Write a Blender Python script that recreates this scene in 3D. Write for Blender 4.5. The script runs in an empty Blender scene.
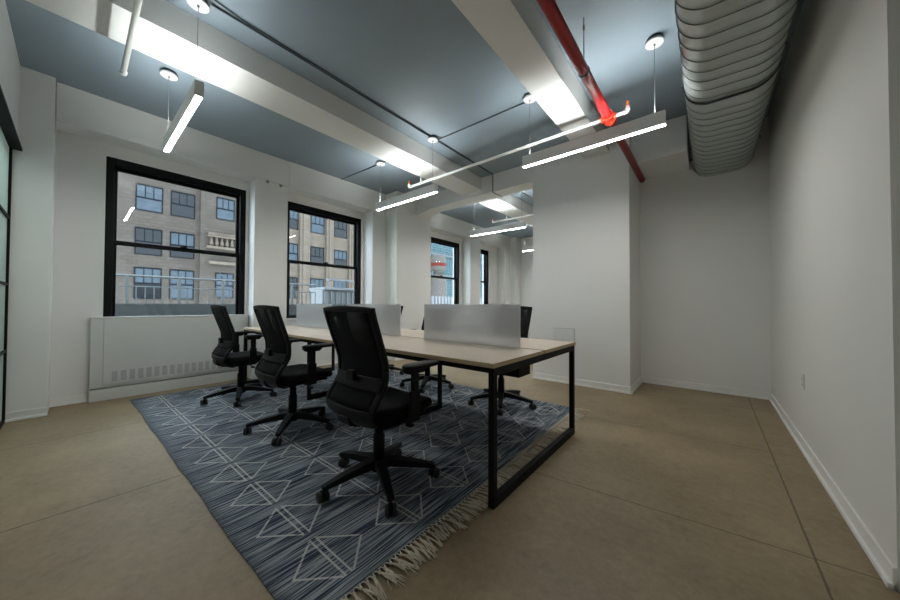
import bpy, math, random
from mathutils import Vector, Matrix
random.seed(7)
PI = math.pi
scene = bpy.context.scene
COL = scene.collection

# ------------------------------------------------------------------ helpers
class MB:
    """collects shapes into one mesh"""
    def __init__(s): s.v = []; s.f = []; s.m = []; s.sm = []
    def add(s, vs, fs, mi=0, smooth=False):
        o = len(s.v); s.v += [tuple(v) for v in vs]
        for f in fs: s.f.append(tuple(o + i for i in f)); s.m.append(mi); s.sm.append(smooth)
        return s
    def box(s, a, b, mi=0):
        x0, x1 = sorted((a[0], b[0])); y0, y1 = sorted((a[1], b[1])); z0, z1 = sorted((a[2], b[2]))
        vs = [(x0,y0,z0),(x1,y0,z0),(x1,y1,z0),(x0,y1,z0),(x0,y0,z1),(x1,y0,z1),(x1,y1,z1),(x0,y1,z1)]
        return s.add(vs, [(3,2,1,0),(4,5,6,7),(0,1,5,4),(1,2,6,5),(2,3,7,6),(3,0,4,7)], mi)
    def tube(s, pts, r, n=12, mi=0, cap=True, smooth=True):
        pts = [Vector(p) for p in pts]; rs = r if isinstance(r, (list, tuple)) else [r]*len(pts)
        rings = []; prev = None
        for i, p in enumerate(pts):
            if i == 0: t = pts[1]-p
            elif i == len(pts)-1: t = p-pts[-2]
            else: t = (pts[i+1]-p).normalized()+(p-pts[i-1]).normalized()
            t.normalize()
            if prev is None:
                up = Vector((0,0,1)) if abs(t.z) < .9 else Vector((1,0,0))
                a = t.cross(up).normalized()
            else: a = (prev - t*prev.dot(t)).normalized()
            prev = a; b = t.cross(a)
            rings.append([p + (a*math.cos(2*PI*k/n)+b*math.sin(2*PI*k/n))*rs[i] for k in range(n)])
        vs = [v for ring in rings for v in ring]; fs = []
        for i in range(len(rings)-1):
            for k in range(n):
                fs.append((i*n+k, i*n+(k+1)%n, (i+1)*n+(k+1)%n, (i+1)*n+k))
        s.add(vs, fs, mi, smooth)
        if cap:
            s.add(rings[0], [tuple(reversed(range(n)))], mi); s.add(rings[-1], [tuple(range(n))], mi)
        return s
    def lathe(s, c, prof, n=24, axis='z', mi=0, smooth=True):
        """prof = [(radius, height)...] around an axis through c"""
        vs = []; fs = []
        for (r, h) in prof:
            for k in range(n):
                a = 2*PI*k/n; u, w = r*math.cos(a), r*math.sin(a)
                p = {'z': (u, w, h), 'x': (h, u, w), 'y': (u, h, w)}[axis]
                vs.append((c[0]+p[0], c[1]+p[1], c[2]+p[2]))
        m = len(prof)
        for i in range(m-1):
            for k in range(n): fs.append((i*n+k, i*n+(k+1)%n, (i+1)*n+(k+1)%n, (i+1)*n+k))
        s.add(vs, fs, mi, smooth)
        s.add(vs[:n], [tuple(reversed(range(n)))], mi); s.add(vs[-n:], [tuple(range(n))], mi)
        return s
    def rbar(s, pts, sizes, mi=0, side=None):
        """rectangular bar through pts; sizes = (width, height) per point; side = horizontal width direction"""
        vs = []; fs = []
        pts = [Vector(p) for p in pts]
        for i, p in enumerate(pts):
            t = (pts[min(i+1, len(pts)-1)] - pts[max(i-1, 0)]).normalized()
            a = Vector(side) if side else t.cross(Vector((0,0,1))).normalized()
            b = a.cross(t).normalized(); w, h = sizes[i]
            vs += [p+a*w/2+b*h/2, p-a*w/2+b*h/2, p-a*w/2-b*h/2, p+a*w/2-b*h/2]
        for i in range(len(pts)-1):
            for k in range(4): fs.append((i*4+k, i*4+(k+1)%4, (i+1)*4+(k+1)%4, (i+1)*4+k))
        fs.append((3,2,1,0)); q = (len(pts)-1)*4; fs.append((q, q+1, q+2, q+3))
        return s.add(vs, fs, mi)
    def build(s, name, mats, parent=None, loc=None, bevel=0, solid=0, sub=0, seg=2, **props):
        me = bpy.data.meshes.new(name); me.from_pydata(s.v, [], s.f)
        for m in (mats if isinstance(mats, (list, tuple)) else [mats]): me.materials.append(m)
        me.polygons.foreach_set('material_index', s.m); me.polygons.foreach_set('use_smooth', s.sm)
        import bmesh
        bm = bmesh.new(); bm.from_mesh(me); bmesh.ops.remove_doubles(bm, verts=bm.verts, dist=1e-6)
        bmesh.ops.recalc_face_normals(bm, faces=bm.faces); bm.to_mesh(me); bm.free()
        if loc and not parent: me.transform(Matrix.Translation([-c for c in loc]))
        me.update()
        o = bpy.data.objects.new(name, me); COL.objects.link(o)
        if parent: o.parent = parent
        elif loc: o.location = loc
        if solid:
            md = o.modifiers.new('solid', 'SOLIDIFY'); md.thickness = solid; md.offset = 0
        if bevel:
            md = o.modifiers.new('bevel', 'BEVEL'); md.width = bevel; md.segments = seg; md.limit_method = 'ANGLE'
        if sub:
            md = o.modifiers.new('sub', 'SUBSURF'); md.levels = sub; md.render_levels = sub
        for k, v in props.items(): o[k] = v
        return o

def thing(name, label, cat, loc=(0,0,0), rz=0, group=None):
    o = bpy.data.objects.new(name, None); COL.objects.link(o)
    o.location = loc; o.rotation_euler = (0,0,rz); o['label'] = label; o['category'] = cat
    o.empty_display_size = .1
    if group: o['group'] = group
    return o
def root(name, loc=(0,0,0)):
    o = bpy.data.objects.new(name, None); COL.objects.link(o); o.location = loc; o['kind'] = 'structure'; o.empty_display_size = .1
    return o
def tag(o, label, cat, group=None):
    o['label'] = label; o['category'] = cat
    if group: o['group'] = group
    return o
def dup(r, loc, rz=None, label=None, group=None):
    def cp(o, par):
        c = o.copy(); COL.objects.link(c); c.parent = par
        for ch in list(kids.get(o, [])): cp(ch, c)
        return c
    kids = {}
    for o in list(COL.objects):
        if o.parent: kids.setdefault(o.parent, []).append(o)
    n = cp(r, None); n.location = loc
    if rz is not None: n.rotation_euler = (0,0,rz)
    if label: n['label'] = label
    if group: n['group'] = group
    return n

# ------------------------------------------------------------------ materials
def nodes(name):
    m = bpy.data.materials.new(name); m.use_nodes = True
    nt = m.node_tree; b = nt.nodes['Principled BSDF']
    return m, nt, b
def mat(name, col, rough=.5, metal=0, var=0, scale=8, bump=0, bscale=60, spec=.5, stretch=(1,1,1)):
    m, nt, b = nodes(name)
    b.inputs['Base Color'].default_value = (*col, 1); b.inputs['Roughness'].default_value = rough
    b.inputs['Metallic'].default_value = metal; b.inputs['Specular IOR Level'].default_value = spec
    tc = nt.nodes.new('ShaderNodeTexCoord'); mp = nt.nodes.new('ShaderNodeMapping'); mp.inputs['Scale'].default_value = stretch
    nt.links.new(tc.outputs['Object'], mp.inputs[0])
    n = nt.nodes.new('ShaderNodeTexNoise'); n.inputs['Scale'].default_value = scale; n.inputs['Detail'].default_value = 5
    nt.links.new(mp.outputs[0], n.inputs['Vector'])
    mx = nt.nodes.new('ShaderNodeMix'); mx.data_type = 'RGBA'
    v = max(var, .02)
    mx.inputs['A'].default_value = (*[c*(1-v) for c in col], 1); mx.inputs['B'].default_value = (*[min(1, c*(1+v)) for c in col], 1)
    nt.links.new(n.outputs['Fac'], mx.inputs['Factor']); nt.links.new(mx.outputs['Result'], b.inputs['Base Color'])
    if bump:
        n2 = nt.nodes.new('ShaderNodeTexNoise'); n2.inputs['Scale'].default_value = bscale; n2.inputs['Detail'].default_value = 3
        nt.links.new(mp.outputs[0], n2.inputs['Vector'])
        bp = nt.nodes.new('ShaderNodeBump'); bp.inputs['Strength'].default_value = bump; bp.inputs['Distance'].default_value = .01
        nt.links.new(n2.outputs['Fac'], bp.inputs['Height']); nt.links.new(bp.outputs[0], b.inputs['Normal'])
    return m
def emis(name, col, st):
    m, nt, b = nodes(name)
    b.inputs['Base Color'].default_value = (.8,.8,.8,1)
    b.inputs['Emission Color'].default_value = (*col, 1); b.inputs['Emission Strength'].default_value = st
    return m
def glass(name, tint=(1,1,1), rough=0.0, frost=0.0, fcol=(.6,.6,.6), refl=1.0):
    """thin pane: see-through with a mirror share by angle; frost mixes in a matt translucent share"""
    m, nt, b = nodes(name); nt.nodes.remove(b); out = nt.nodes['Material Output']
    g = nt.nodes.new('ShaderNodeBsdfGlossy'); g.inputs['Roughness'].default_value = rough
    lw = nt.nodes.new('ShaderNodeLayerWeight'); lw.inputs['Blend'].default_value = .5
    pw = nt.nodes.new('ShaderNodeMath'); pw.operation = 'POWER'; pw.inputs[1].default_value = 4; nt.links.new(lw.outputs['Facing'], pw.inputs[0])
    mul = nt.nodes.new('ShaderNodeMath'); mul.operation = 'MULTIPLY_ADD'; mul.inputs[1].default_value = .7*refl; mul.inputs[2].default_value = .04*refl
    nt.links.new(pw.outputs[0], mul.inputs[0])
    if frost:
        t = nt.nodes.new('ShaderNodeBsdfRefraction'); t.inputs['Roughness'].default_value = .42; t.inputs['IOR'].default_value = 1.12
    else: t = nt.nodes.new('ShaderNodeBsdfTransparent')
    t.inputs['Color'].default_value = (*tint, 1)
    mx = nt.nodes.new('ShaderNodeMixShader'); nt.links.new(mul.outputs[0], mx.inputs[0])
    nt.links.new(t.outputs[0], mx.inputs[1]); nt.links.new(g.outputs[0], mx.inputs[2]); last = mx
    if frost:
        d = nt.nodes.new('ShaderNodeBsdfDiffuse'); d.inputs['Color'].default_value = (*fcol, 1)
        tr = nt.nodes.new('ShaderNodeBsdfTranslucent'); tr.inputs['Color'].default_value = (*fcol, 1)
        m1 = nt.nodes.new('ShaderNodeMixShader'); m1.inputs[0].default_value = .6
        nt.links.new(d.outputs[0], m1.inputs[1]); nt.links.new(tr.outputs[0], m1.inputs[2])
        m2 = nt.nodes.new('ShaderNodeMixShader'); m2.inputs[0].default_value = frost
        nt.links.new(mx.outputs[0], m2.inputs[1]); nt.links.new(m1.outputs[0], m2.inputs[2]); last = m2
    nt.links.new(last.outputs[0], out.inputs['Surface'])
    return m
def M(nt, op, a, b=None, c=None):
    n = nt.nodes.new('ShaderNodeMath'); n.operation = op
    for i, x in enumerate((a, b, c)):
        if x is None: continue
        if isinstance(x, (int, float)): n.inputs[i].default_value = x
        else: nt.links.new(x, n.inputs[i])
    return n.outputs[0]

wall_m   = mat('wall_paint', (.78,.78,.755), .6, var=.02, scale=2, bump=.03, bscale=120)
beam_m   = mat('beam_paint', (.78,.78,.755), .55, var=.02, scale=3)
ceil_m   = mat('ceiling_paint', (.245,.302,.345), .5, var=.03, scale=1.5, bump=.03, bscale=40)
trim_m   = mat('trim_paint', (.80,.80,.77), .45)
cover_m  = mat('cover_paint', (.62,.63,.61), .45)
grille_m = mat('grille_gap', (.44,.44,.44), .7)
black_m  = mat('black_metal', (0.0052,0.0056,0.0064), .55, var=.1, spec=.15)
frame_m  = mat('window_black', (.005,.005,.006), .5, spec=.15)
plast_m  = mat('black_plastic', (0.0048,0.0052,0.0060), .5, var=.15, scale=30, spec=.18)
fabric_m = mat('black_fabric', (.006,.0065,.007), .9, var=.25, scale=120, bump=.3, bscale=500, spec=.2)
cast_m   = mat('caster_rubber', (.012,.012,.013), .5)
white_m  = mat('white_enamel', (.75,.75,.73), .35)
alu_m    = mat('aluminium_housing', (.80,.80,.79), .4, metal=.0)
cable_m  = mat('cable_grey', (.25,.25,.25), .4)
conduit_m= mat('conduit_dark', (.055,.07,.08), .5)
rod_m    = mat('threaded_rod', (.10,.10,.10), .4, metal=.6)
red_m    = mat('red_paint', (.32,.010,.012), .28, var=.1)
orange_m = mat('orange_plastic', (.75,.13,.02), .4)
duct_m   = mat('galvanised_steel', (.50,.54,.52), .36, metal=.55, var=.12, scale=6)
strap_m  = mat('strap_metal', (.05,.05,.05), .45, metal=.5)
stone_m  = mat('facade_brick', (0.0671,0.0585,0.0500), .9, var=.25, scale=.6, spec=.05)
stone2_m = mat('facade_stone', (0.1084,0.0903,0.0725), .9, var=.15, scale=1.5, spec=.05)
wpane_m  = mat('far_window_pane', (0.0022,0.0041,0.0065), .2, var=.8, scale=1.4, spec=.3)
wpane2_m = mat('far_window_blind', (0.046,0.059,0.071), .5, var=.3, scale=2, spec=.05)
wframe_m = mat('far_window_frame', (0.0060,0.0075,0.0100), .6, spec=.05)
rail_m   = mat('railing_paint', (0.1428,0.1523,0.1523), .6, spec=.05)
parapet_m= mat('parapet_stucco', (0.0651,0.0716,0.0716), .8, var=.12, scale=3, spec=.05)
roofun_m = mat('roof_unit_metal', (0.1764,0.1848,0.1932), .5, spec=.05)
tank_m   = mat('tank_plaster', (0.0800,0.0740,0.0660), .8, var=.1, spec=.05)
fringe_m = mat('fringe_cotton', (.60,.54,.43), .9, var=.25, scale=40)
outlet_m = mat('outlet_plate', (.72,.72,.70), .35)
slot_m   = mat('outlet_slot', (.08,.08,.08), .6)
lamp_m   = emis('lamp_diffuser', (1.0,1.0,.97), 70)
lampup_m = emis('lamp_uplight', (.95,1.0,.99), 58)
glass_m  = glass('window_glass', (.96,.98,.98), refl=.62)
screen_m = glass('frosted_screen', (.9,.92,.93), rough=.35, frost=.42, fcol=(.62,.63,.65), refl=.6)
acryl_m  = glass('clear_acrylic', (.96,.97,.97), refl=.15)
door_m   = glass('door_frosted', (.85,.93,.91), rough=.3, frost=.6, fcol=(.56,.62,.60), refl=.6)

# brick / stone joints on the façade
def brickify(m, sc, mort):
    nt = m.node_tree; b = nt.nodes['Principled BSDF']
    tc = nt.nodes.new('ShaderNodeTexCoord'); mp = nt.nodes.new('ShaderNodeMapping')
    mp.inputs['Rotation'].default_value = (PI/2, 0, PI/2)
    sx = nt.nodes.new('ShaderNodeSeparateXYZ'); nt.links.new(tc.outputs['Object'], sx.inputs[0])
    cb = nt.nodes.new('ShaderNodeCombineXYZ'); nt.links.new(sx.outputs[1], cb.inputs[0]); nt.links.new(sx.outputs[2], cb.inputs[1])
    br = nt.nodes.new('ShaderNodeTexBrick'); nt.links.new(cb.outputs[0], br.inputs['Vector'])
    br.inputs['Scale'].default_value = sc; br.inputs['Color1'].default_value = (1,1,1,1); br.inputs['Color2'].default_value = (.86,.84,.82,1)
    br.inputs['Mortar'].default_value = (mort,)*3+(1,); br.inputs['Mortar Size'].default_value = .02
    src = b.inputs['Base Color'].links[0].from_socket
    mx = nt.nodes.new('ShaderNodeMix'); mx.data_type = 'RGBA'; mx.blend_type = 'MULTIPLY'; mx.inputs['Factor'].default_value = 1
    nt.links.new(src, mx.inputs['A']); nt.links.new(br.outputs['Color'], mx.inputs['B'])
    nt.links.new(mx.outputs['Result'], b.inputs['Base Color'])
brickify(stone_m, .9, .7); brickify(stone2_m, .6, .75)

# concrete floor with saw-cut joints
def floor_material():
    m, nt, b = nodes('concrete_floor')
    tc = nt.nodes.new('ShaderNodeTexCoord'); sp = nt.nodes.new('ShaderNodeSeparateXYZ'); nt.links.new(tc.outputs['Object'], sp.inputs[0])
    x, y = sp.outputs[0], sp.outputs[1]
    n1 = nt.nodes.new('ShaderNodeTexNoise'); n1.inputs['Scale'].default_value = 1.3; n1.inputs['Detail'].default_value = 8; n1.inputs['Roughness'].default_value = .65
    n2 = nt.nodes.new('ShaderNodeTexNoise'); n2.inputs['Scale'].default_value = 26; n2.inputs['Detail'].default_value = 6; n2.inputs['Roughness'].default_value = .7
    nt.links.new(tc.outputs['Object'], n1.inputs['Vector']); nt.links.new(tc.outputs['Object'], n2.inputs['Vector'])
    r = nt.nodes.new('ShaderNodeValToRGB'); e = r.color_ramp.elements
    e[0].position = .36; e[0].color = (.185,.135,.075,1); e[1].position = .66; e[1].color = (.355,.275,.165,1)
    mixf = M(nt, 'ADD', M(nt, 'MULTIPLY', n1.outputs['Fac'], .66), M(nt, 'MULTIPLY', n2.outputs['Fac'], .34))
    nt.links.new(mixf, r.inputs[0])
    # blotchy stains
    n3 = nt.nodes.new('ShaderNodeTexNoise'); n3.inputs['Scale'].default_value = 3.5; n3.inputs['Detail'].default_value = 7; n3.inputs['Roughness'].default_value = .7
    nt.links.new(tc.outputs['Object'], n3.inputs['Vector'])
    st = M(nt, 'MULTIPLY', M(nt, 'MINIMUM', M(nt, 'MAXIMUM', M(nt, 'MULTIPLY', M(nt, 'SUBTRACT', n3.outputs['Fac'], .58), 8), 0), 1), .30)
    lines = None
    xs = [.345, -2.62, -4.08]; ys = [-.5, .73, 2.045, 3.34, 4.62]
    wob = M(nt, 'MULTIPLY', M(nt, 'SUBTRACT', n2.outputs['Fac'], .5), .012)
    for c in xs:
        d = M(nt, 'ABSOLUTE', M(nt, 'SUBTRACT', M(nt, 'ADD', x, wob), c)); l = M(nt, 'LESS_THAN', d, .0045)
        if c == -2.62: l = M(nt, 'MULTIPLY', l, M(nt, 'LESS_THAN', y, .6))
        lines = l if lines is None else M(nt, 'MAXIMUM', lines, l)
    for c in ys:
        yy = M(nt, 'SUBTRACT', y, M(nt, 'MULTIPLY', x, .10))
        d = M(nt, 'ABSOLUTE', M(nt, 'SUBTRACT', M(nt, 'ADD', yy, wob), c)); l = M(nt, 'LESS_THAN', d, .0045)
        l = M(nt, 'MULTIPLY', l, M(nt, 'GREATER_THAN', x, -1.0)); l = M(nt, 'MULTIPLY', l, .75)
        lines = M(nt, 'MAXIMUM', lines, l)
    dark = M(nt, 'MAXIMUM', M(nt, 'MULTIPLY', lines, .85), st)
    mx = nt.nodes.new('ShaderNodeMix'); mx.data_type = 'RGBA'; nt.links.new(dark, mx.inputs['Factor'])
    nt.links.new(r.outputs[0], mx.inputs['A']); mx.inputs['B'].default_value = (.07,.045,.025,1)
    nt.links.new(mx.outputs['Result'], b.inputs['Base Color'])
    rr = M(nt, 'ADD', .38, M(nt, 'MULTIPLY', n1.outputs['Fac'], .25)); nt.links.new(rr, b.inputs['Roughness'])
    bp = nt.nodes.new('ShaderNodeBump'); bp.inputs['Strength'].default_value = .08; nt.links.new(n2.outputs['Fac'], bp.inputs['Height']); nt.links.new(bp.outputs[0], b.inputs['Normal'])
    return m
floor_m = floor_material()

# wood laminate
def wood_material():
    m, nt, b = nodes('light_oak_laminate')
    tc = nt.nodes.new('ShaderNodeTexCoord'); mp = nt.nodes.new('ShaderNodeMapping'); mp.inputs['Scale'].default_value = (1.2, 22, 22)
    nt.links.new(tc.outputs['Object'], mp.inputs[0])
    n = nt.nodes.new('ShaderNodeTexNoise'); n.inputs['Scale'].default_value = 2.2; n.inputs['Detail'].default_value = 7; n.inputs['Roughness'].default_value = .6
    nt.links.new(mp.outputs[0], n.inputs['Vector'])
    r = nt.nodes.new('ShaderNodeValToRGB'); e = r.color_ramp.elements
    e[0].position = .3; e[0].color = (.58,.48,.37,1); e[1].position = .7; e[1].color = (.74,.63,.51,1)
    nt.links.new(n.outputs['Fac'], r.inputs[0]); nt.links.new(r.outputs[0], b.inputs['Base Color'])
    b.inputs['Roughness'].default_value = .33
    return m
wood_m = wood_material()
edge_m = mat('oak_edge', (.46,.35,.21), .5, var=.15, scale=12, stretch=(1,1,20))

# woven rug with diamond figures
def rug_material():
    m, nt, b = nodes('woven_rug')
    tc = nt.nodes.new('ShaderNodeTexCoord'); sp = nt.nodes.new('ShaderNodeSeparateXYZ'); nt.links.new(tc.outputs['Object'], sp.inputs[0])
    x, y = sp.outputs[0], sp.outputs[1]   # x runs from the fringed end (0) to -4.0, y across the width
    # wefts: thin stripes running along y
    mp = nt.nodes.new('ShaderNodeMapping'); mp.inputs['Scale'].default_value = (150, 3.2, 1); nt.links.new(tc.outputs['Object'], mp.inputs[0])
    n = nt.nodes.new('ShaderNodeTexNoise'); n.inputs['Scale'].default_value = 1; n.inputs['Detail'].default_value = 2; nt.links.new(mp.outputs[0], n.inputs['Vector'])
    mp2 = nt.nodes.new('ShaderNodeMapping'); mp2.inputs['Scale'].default_value = (45, 1.1, 1); nt.links.new(tc.outputs['Object'], mp2.inputs[0])
    n2 = nt.nodes.new('ShaderNodeTexNoise'); n2.inputs['Scale'].default_value = 1; n2.inputs['Detail'].default_value = 2; nt.links.new(mp2.outputs[0], n2.inputs['Vector'])
    s = M(nt, 'ADD', M(nt, 'MULTIPLY', n.outputs['Fac'], .75), M(nt, 'MULTIPLY', n2.outputs['Fac'], .25))
    r = nt.nodes.new('ShaderNodeValToRGB'); e = r.color_ramp.elements
    e[0].position = .44; e[0].color = (.028,.041,.066,1); e[1].position = .56; e[1].color = (.31,.335,.355,1)
    el = r.color_ramp.elements.new(.50); el.color = (.115,.142,.172,1)
    nt.links.new(s, r.inputs[0])
    # diamonds: pitch .362 along x, row pitch .405 along y
    PX, PY, H = .362, .405, .158
    u = M(nt, 'SUBTRACT', M(nt, 'MODULO', M(nt, 'ADD', x, PX*40 + .047), PX), PX/2)     # -PX/2..PX/2
    v0 = M(nt, 'SUBTRACT', M(nt, 'MODULO', M(nt, 'SUBTRACT', y, .238 - PY/2 - PY*4), PY), PY/2)
    v = M(nt, 'ABSOLUTE', v0)
    au = M(nt, 'ABSOLUTE', u)
    # |u|/(.15) + (|v|-.015)/(H-.015) = 1 outline, plus the double line at |v| = .015 inside |u|<.15
    f = M(nt, 'ADD', M(nt, 'DIVIDE', au, .150), M(nt, 'DIVIDE', M(nt, 'SUBTRACT', v, .014), H-.014))
    d1 = M(nt, 'LESS_THAN', M(nt, 'ABSOLUTE', M(nt, 'SUBTRACT', f, 1)), .048)
    d1 = M(nt, 'MULTIPLY', d1, M(nt, 'GREATER_THAN', v, .011))
    d2 = M(nt, 'MULTIPLY', M(nt, 'LESS_THAN', M(nt, 'ABSOLUTE', M(nt, 'SUBTRACT', v, .014)), .0045), M(nt, 'LESS_THAN', au, .153))
    fig = M(nt, 'MAXIMUM', d1, d2)
    fig = M(nt, 'MULTIPLY', fig, M(nt, 'LESS_THAN', x, -.085))
    fig = M(nt, 'MULTIPLY', fig, M(nt, 'MULTIPLY', M(nt, 'GREATER_THAN', y, .06), M(nt, 'LESS_THAN', y, 2.86)))
    brk = M(nt, 'GREATER_THAN', n.outputs['Fac'], .36)
    fig = M(nt, 'MULTIPLY', M(nt, 'MULTIPLY', fig, brk), .9)
    mx = nt.nodes.new('ShaderNodeMix'); mx.data_type = 'RGBA'; nt.links.new(fig, mx.inputs['Factor'])
    nt.links.new(r.outputs[0], mx.inputs['A']); mx.inputs['B'].default_value = (.52,.52,.50,1)
    nt.links.new(mx.outputs['Result'], b.inputs['Base Color']); b.inputs['Roughness'].default_value = .95; b.inputs['Specular IOR Level'].default_value = .1
    bp = nt.nodes.new('ShaderNodeBump'); bp.inputs['Strength'].default_value = .5; bp.inputs['Distance'].default_value = .004
    nt.links.new(n.outputs['Fac'], bp.inputs['Height']); nt.links.new(bp.outputs[0], b.inputs['Normal'])
    return m
rug_m = rug_material()

# chair mesh: woven net with small see-through share
def mesh_material():
    m, nt, b = nodes('chair_mesh_net')
    b.inputs['Base Color'].default_value = (.005,.0055,.0065,1); b.inputs['Roughness'].default_value = .8; b.inputs['Specular IOR Level'].default_value = .15
    tc = nt.nodes.new('ShaderNodeTexCoord'); w = nt.nodes.new('ShaderNodeTexWave'); w.bands_direction = 'X'; w.inputs['Scale'].default_value = 140
    w2 = nt.nodes.new('ShaderNodeTexWave'); w2.bands_direction = 'Z'; w2.inputs['Scale'].default_value = 140
    nt.links.new(tc.outputs['Object'], w.inputs['Vector']); nt.links.new(tc.outputs['Object'], w2.inputs['Vector'])
    a = M(nt, 'MULTIPLY', M(nt, 'GREATER_THAN', w.outputs['Fac'], .76), M(nt, 'GREATER_THAN', w2.outputs['Fac'], .76))
    nt.links.new(M(nt, 'SUBTRACT', 1, a), b.inputs['Alpha'])
    return m
net_m = mesh_material()

# blue glass tower
def tower_material():
    m, nt, b = nodes('tower_glass')
    tc = nt.nodes.new('ShaderNodeTexCoord'); sx = nt.nodes.new('ShaderNodeSeparateXYZ'); nt.links.new(tc.outputs['Object'], sx.inputs[0])
    cb = nt.nodes.new('ShaderNodeCombineXYZ'); nt.links.new(sx.outputs[1], cb.inputs[0]); nt.links.new(sx.outputs[2], cb.inputs[1])
    br = nt.nodes.new('ShaderNodeTexBrick'); nt.links.new(cb.outputs[0], br.inputs['Vector']); br.offset = 0
    br.inputs['Scale'].default_value = .45; br.inputs['Mortar Size'].default_value = .04
    br.inputs['Color1'].default_value = (.009,.032,.038,1); br.inputs['Color2'].default_value = (.022,.058,.066,1); br.inputs['Mortar'].default_value = (.06,.09,.10,1)
    nt.links.new(br.outputs['Color'], b.inputs['Base Color']); b.inputs['Roughness'].default_value = .6; b.inputs['Specular IOR Level'].default_value = .15
    return m
tower_m = tower_material()

# ------------------------------------------------------------------ room shell
CZ = 3.36         # ceiling
XR = .55          # right wall
XW = -5.38        # window wall
YB = 5.25         # back wall
YL = -.35         # wall behind the camera
YF = 9.55         # end wall of the far bay
FX0, FX1 = -5.75, .80
f = MB(); f.box((-5.75,-2.2,-.15),(.80,9.8,0)); f.build('floor', floor_m, kind='structure')
f = MB(); f.box((-5.75,-2.2,CZ),(.80,9.8,CZ+.2)); f.build('ceiling', ceil_m, kind='structure')

# window wall with openings, fascia, piers and columns
wins = [(.205,1.63),(2.20,3.66),(5.40,6.86),(7.42,8.36)]
WZ0, WZ1 = .87, 2.82
w = MB()
T = -5.62
edges = [-2.0] + [v for p in wins for v in p] + [YF+.2]
for i in range(0, len(edges), 2): w.box((T, edges[i], 0), (XW, edges[i+1], CZ))
for a, b_ in wins: w.box((T, a, 0), (XW, b_, WZ0)); w.box((T, a, WZ1), (XW, b_, CZ))
w.box((XW-.02, -.155, 2.965), (-5.10, 4.10, CZ-.001))          # fascia over the near windows
w.box((XW-.02, 2.135, 2.96), (-5.085, 4.10, CZ-.0015))
w.box((XW-.02, 5.0, 2.965), (-5.08, YF+.1, CZ-.001))           # fascia over the far windows
w.box((XW-.02, 1.67, 0), (-5.14, 2.135, 2.99))                # pier between windows
w.box((XW-.02, 3.72, 0), (-5.09, 4.08, 2.99))                 # pier beside the column
w.box((XW-.02, 7.0, 0), (-5.10, 7.50, 2.99))                # far piers
w.box((XW-.02, 8.86, 0), (-5.08, 9.25, 2.99))
w.box((XW-.02, 9.22, 0), (-4.88, YF+.1, CZ-.001))
w.build('wall_left', wall_m, kind='structure')
w = MB(); w.box((XW-.02, 4.045, 0), (-4.75, 5.03, CZ-.001)); w.build('wall_column_left', wall_m, kind='structure')
w = MB(); w.box((-5.7,-2.0,0),(-5.02,-.16,CZ-.001)); w.build('wall_corner_left', wall_m, kind='structure')

# right wall (its nearest stretch steps out by a hair), back wall, columns, end wall
w = MB(); w.box((XR, 2.05, 0), (.78, YB+.2, CZ)); w.box((XR+.07, -2.1, 0), (.78, 2.085, CZ)); w.build('wall_right', wall_m, kind='structure')
w = MB(); w.box((-.80, YB, 0), (XR+.1, YB+.2, CZ)); w.build('wall_back', wall_m, kind='structure')
w = MB(); w.box((-2.07, 4.46, 0), (-.775, YB+.15, CZ-.001)); w.build('wall_column_right', wall_m, kind='structure')
w = MB(); w.box((-2.07, YB+.1, 0), (-1.9, YF+.1, CZ)); w.build('wall_far_right', wall_m, kind='structure')
w = MB(); w.box((-5.6, YF, 0), (-1.85, YF+.2, CZ)); w.build('wall_far', wall_m, kind='structure')
# wall behind the camera: solid above the sliding door, solid beside it
w = MB(); w.box((-5.05, YL-.02, 2.57), (.78, YL-.20, CZ)); w.box((-3.0, YL, 0), (.78, YL-.20, 2.575)); w.build('wall_front', wall_m, kind='structure')
# passage behind the sliding door
w = MB(); w.box((-5.1,-2.15,0),(.6,-1.95,CZ)); w.build('wall_passage', wall_m, kind='structure')

# beams
b1 = MB(); b1.box((-3.53, YL-.1, 3.14), (-3.10, 4.62, CZ+.01)); b1.build('trim_1', beam_m, kind='structure', label='long white ceiling beam nearest the windows')
b2 = MB(); b2.box((-1.30, YL-.1, 3.115), (-1.0, 4.50, CZ+.01)); b2.build('trim_2', beam_m, kind='structure')
b3 = MB(); b3.box((-4.80, 4.58, 3.055), (-2.05, 4.88, CZ+.01)); b3.build('trim_3', beam_m, kind='structure')
b4 = MB(); b4.box((-.80, 4.58, 2.93), (-.195, YB+.05, CZ+.01)); b4.build('trim_4', beam_m, kind='structure')
b5 = MB(); b5.box((-3.53, 4.86, 3.14), (-3.10, YF+.05, CZ+.01)); b5.build('trim_5', beam_m, kind='structure')
# haunch where the cross beam lands on the window column
h = MB()
prof = [(-4.78,2.99),(-4.70,2.99),(-4.60,3.0),(-4.45,3.03),(-4.30,3.056),(-4.78,3.056)]
vs = [(x,y,z) for y in (4.575,4.885) for x, z in prof]; n = len(prof)
h.add(vs, [tuple(range(n)), tuple(range(2*n-1, n-1, -1))] + [(i,(i+1)%n,n+(i+1)%n,n+i) for i in range(n)])
h.build('trim_6', beam_m, kind='structure')

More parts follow.
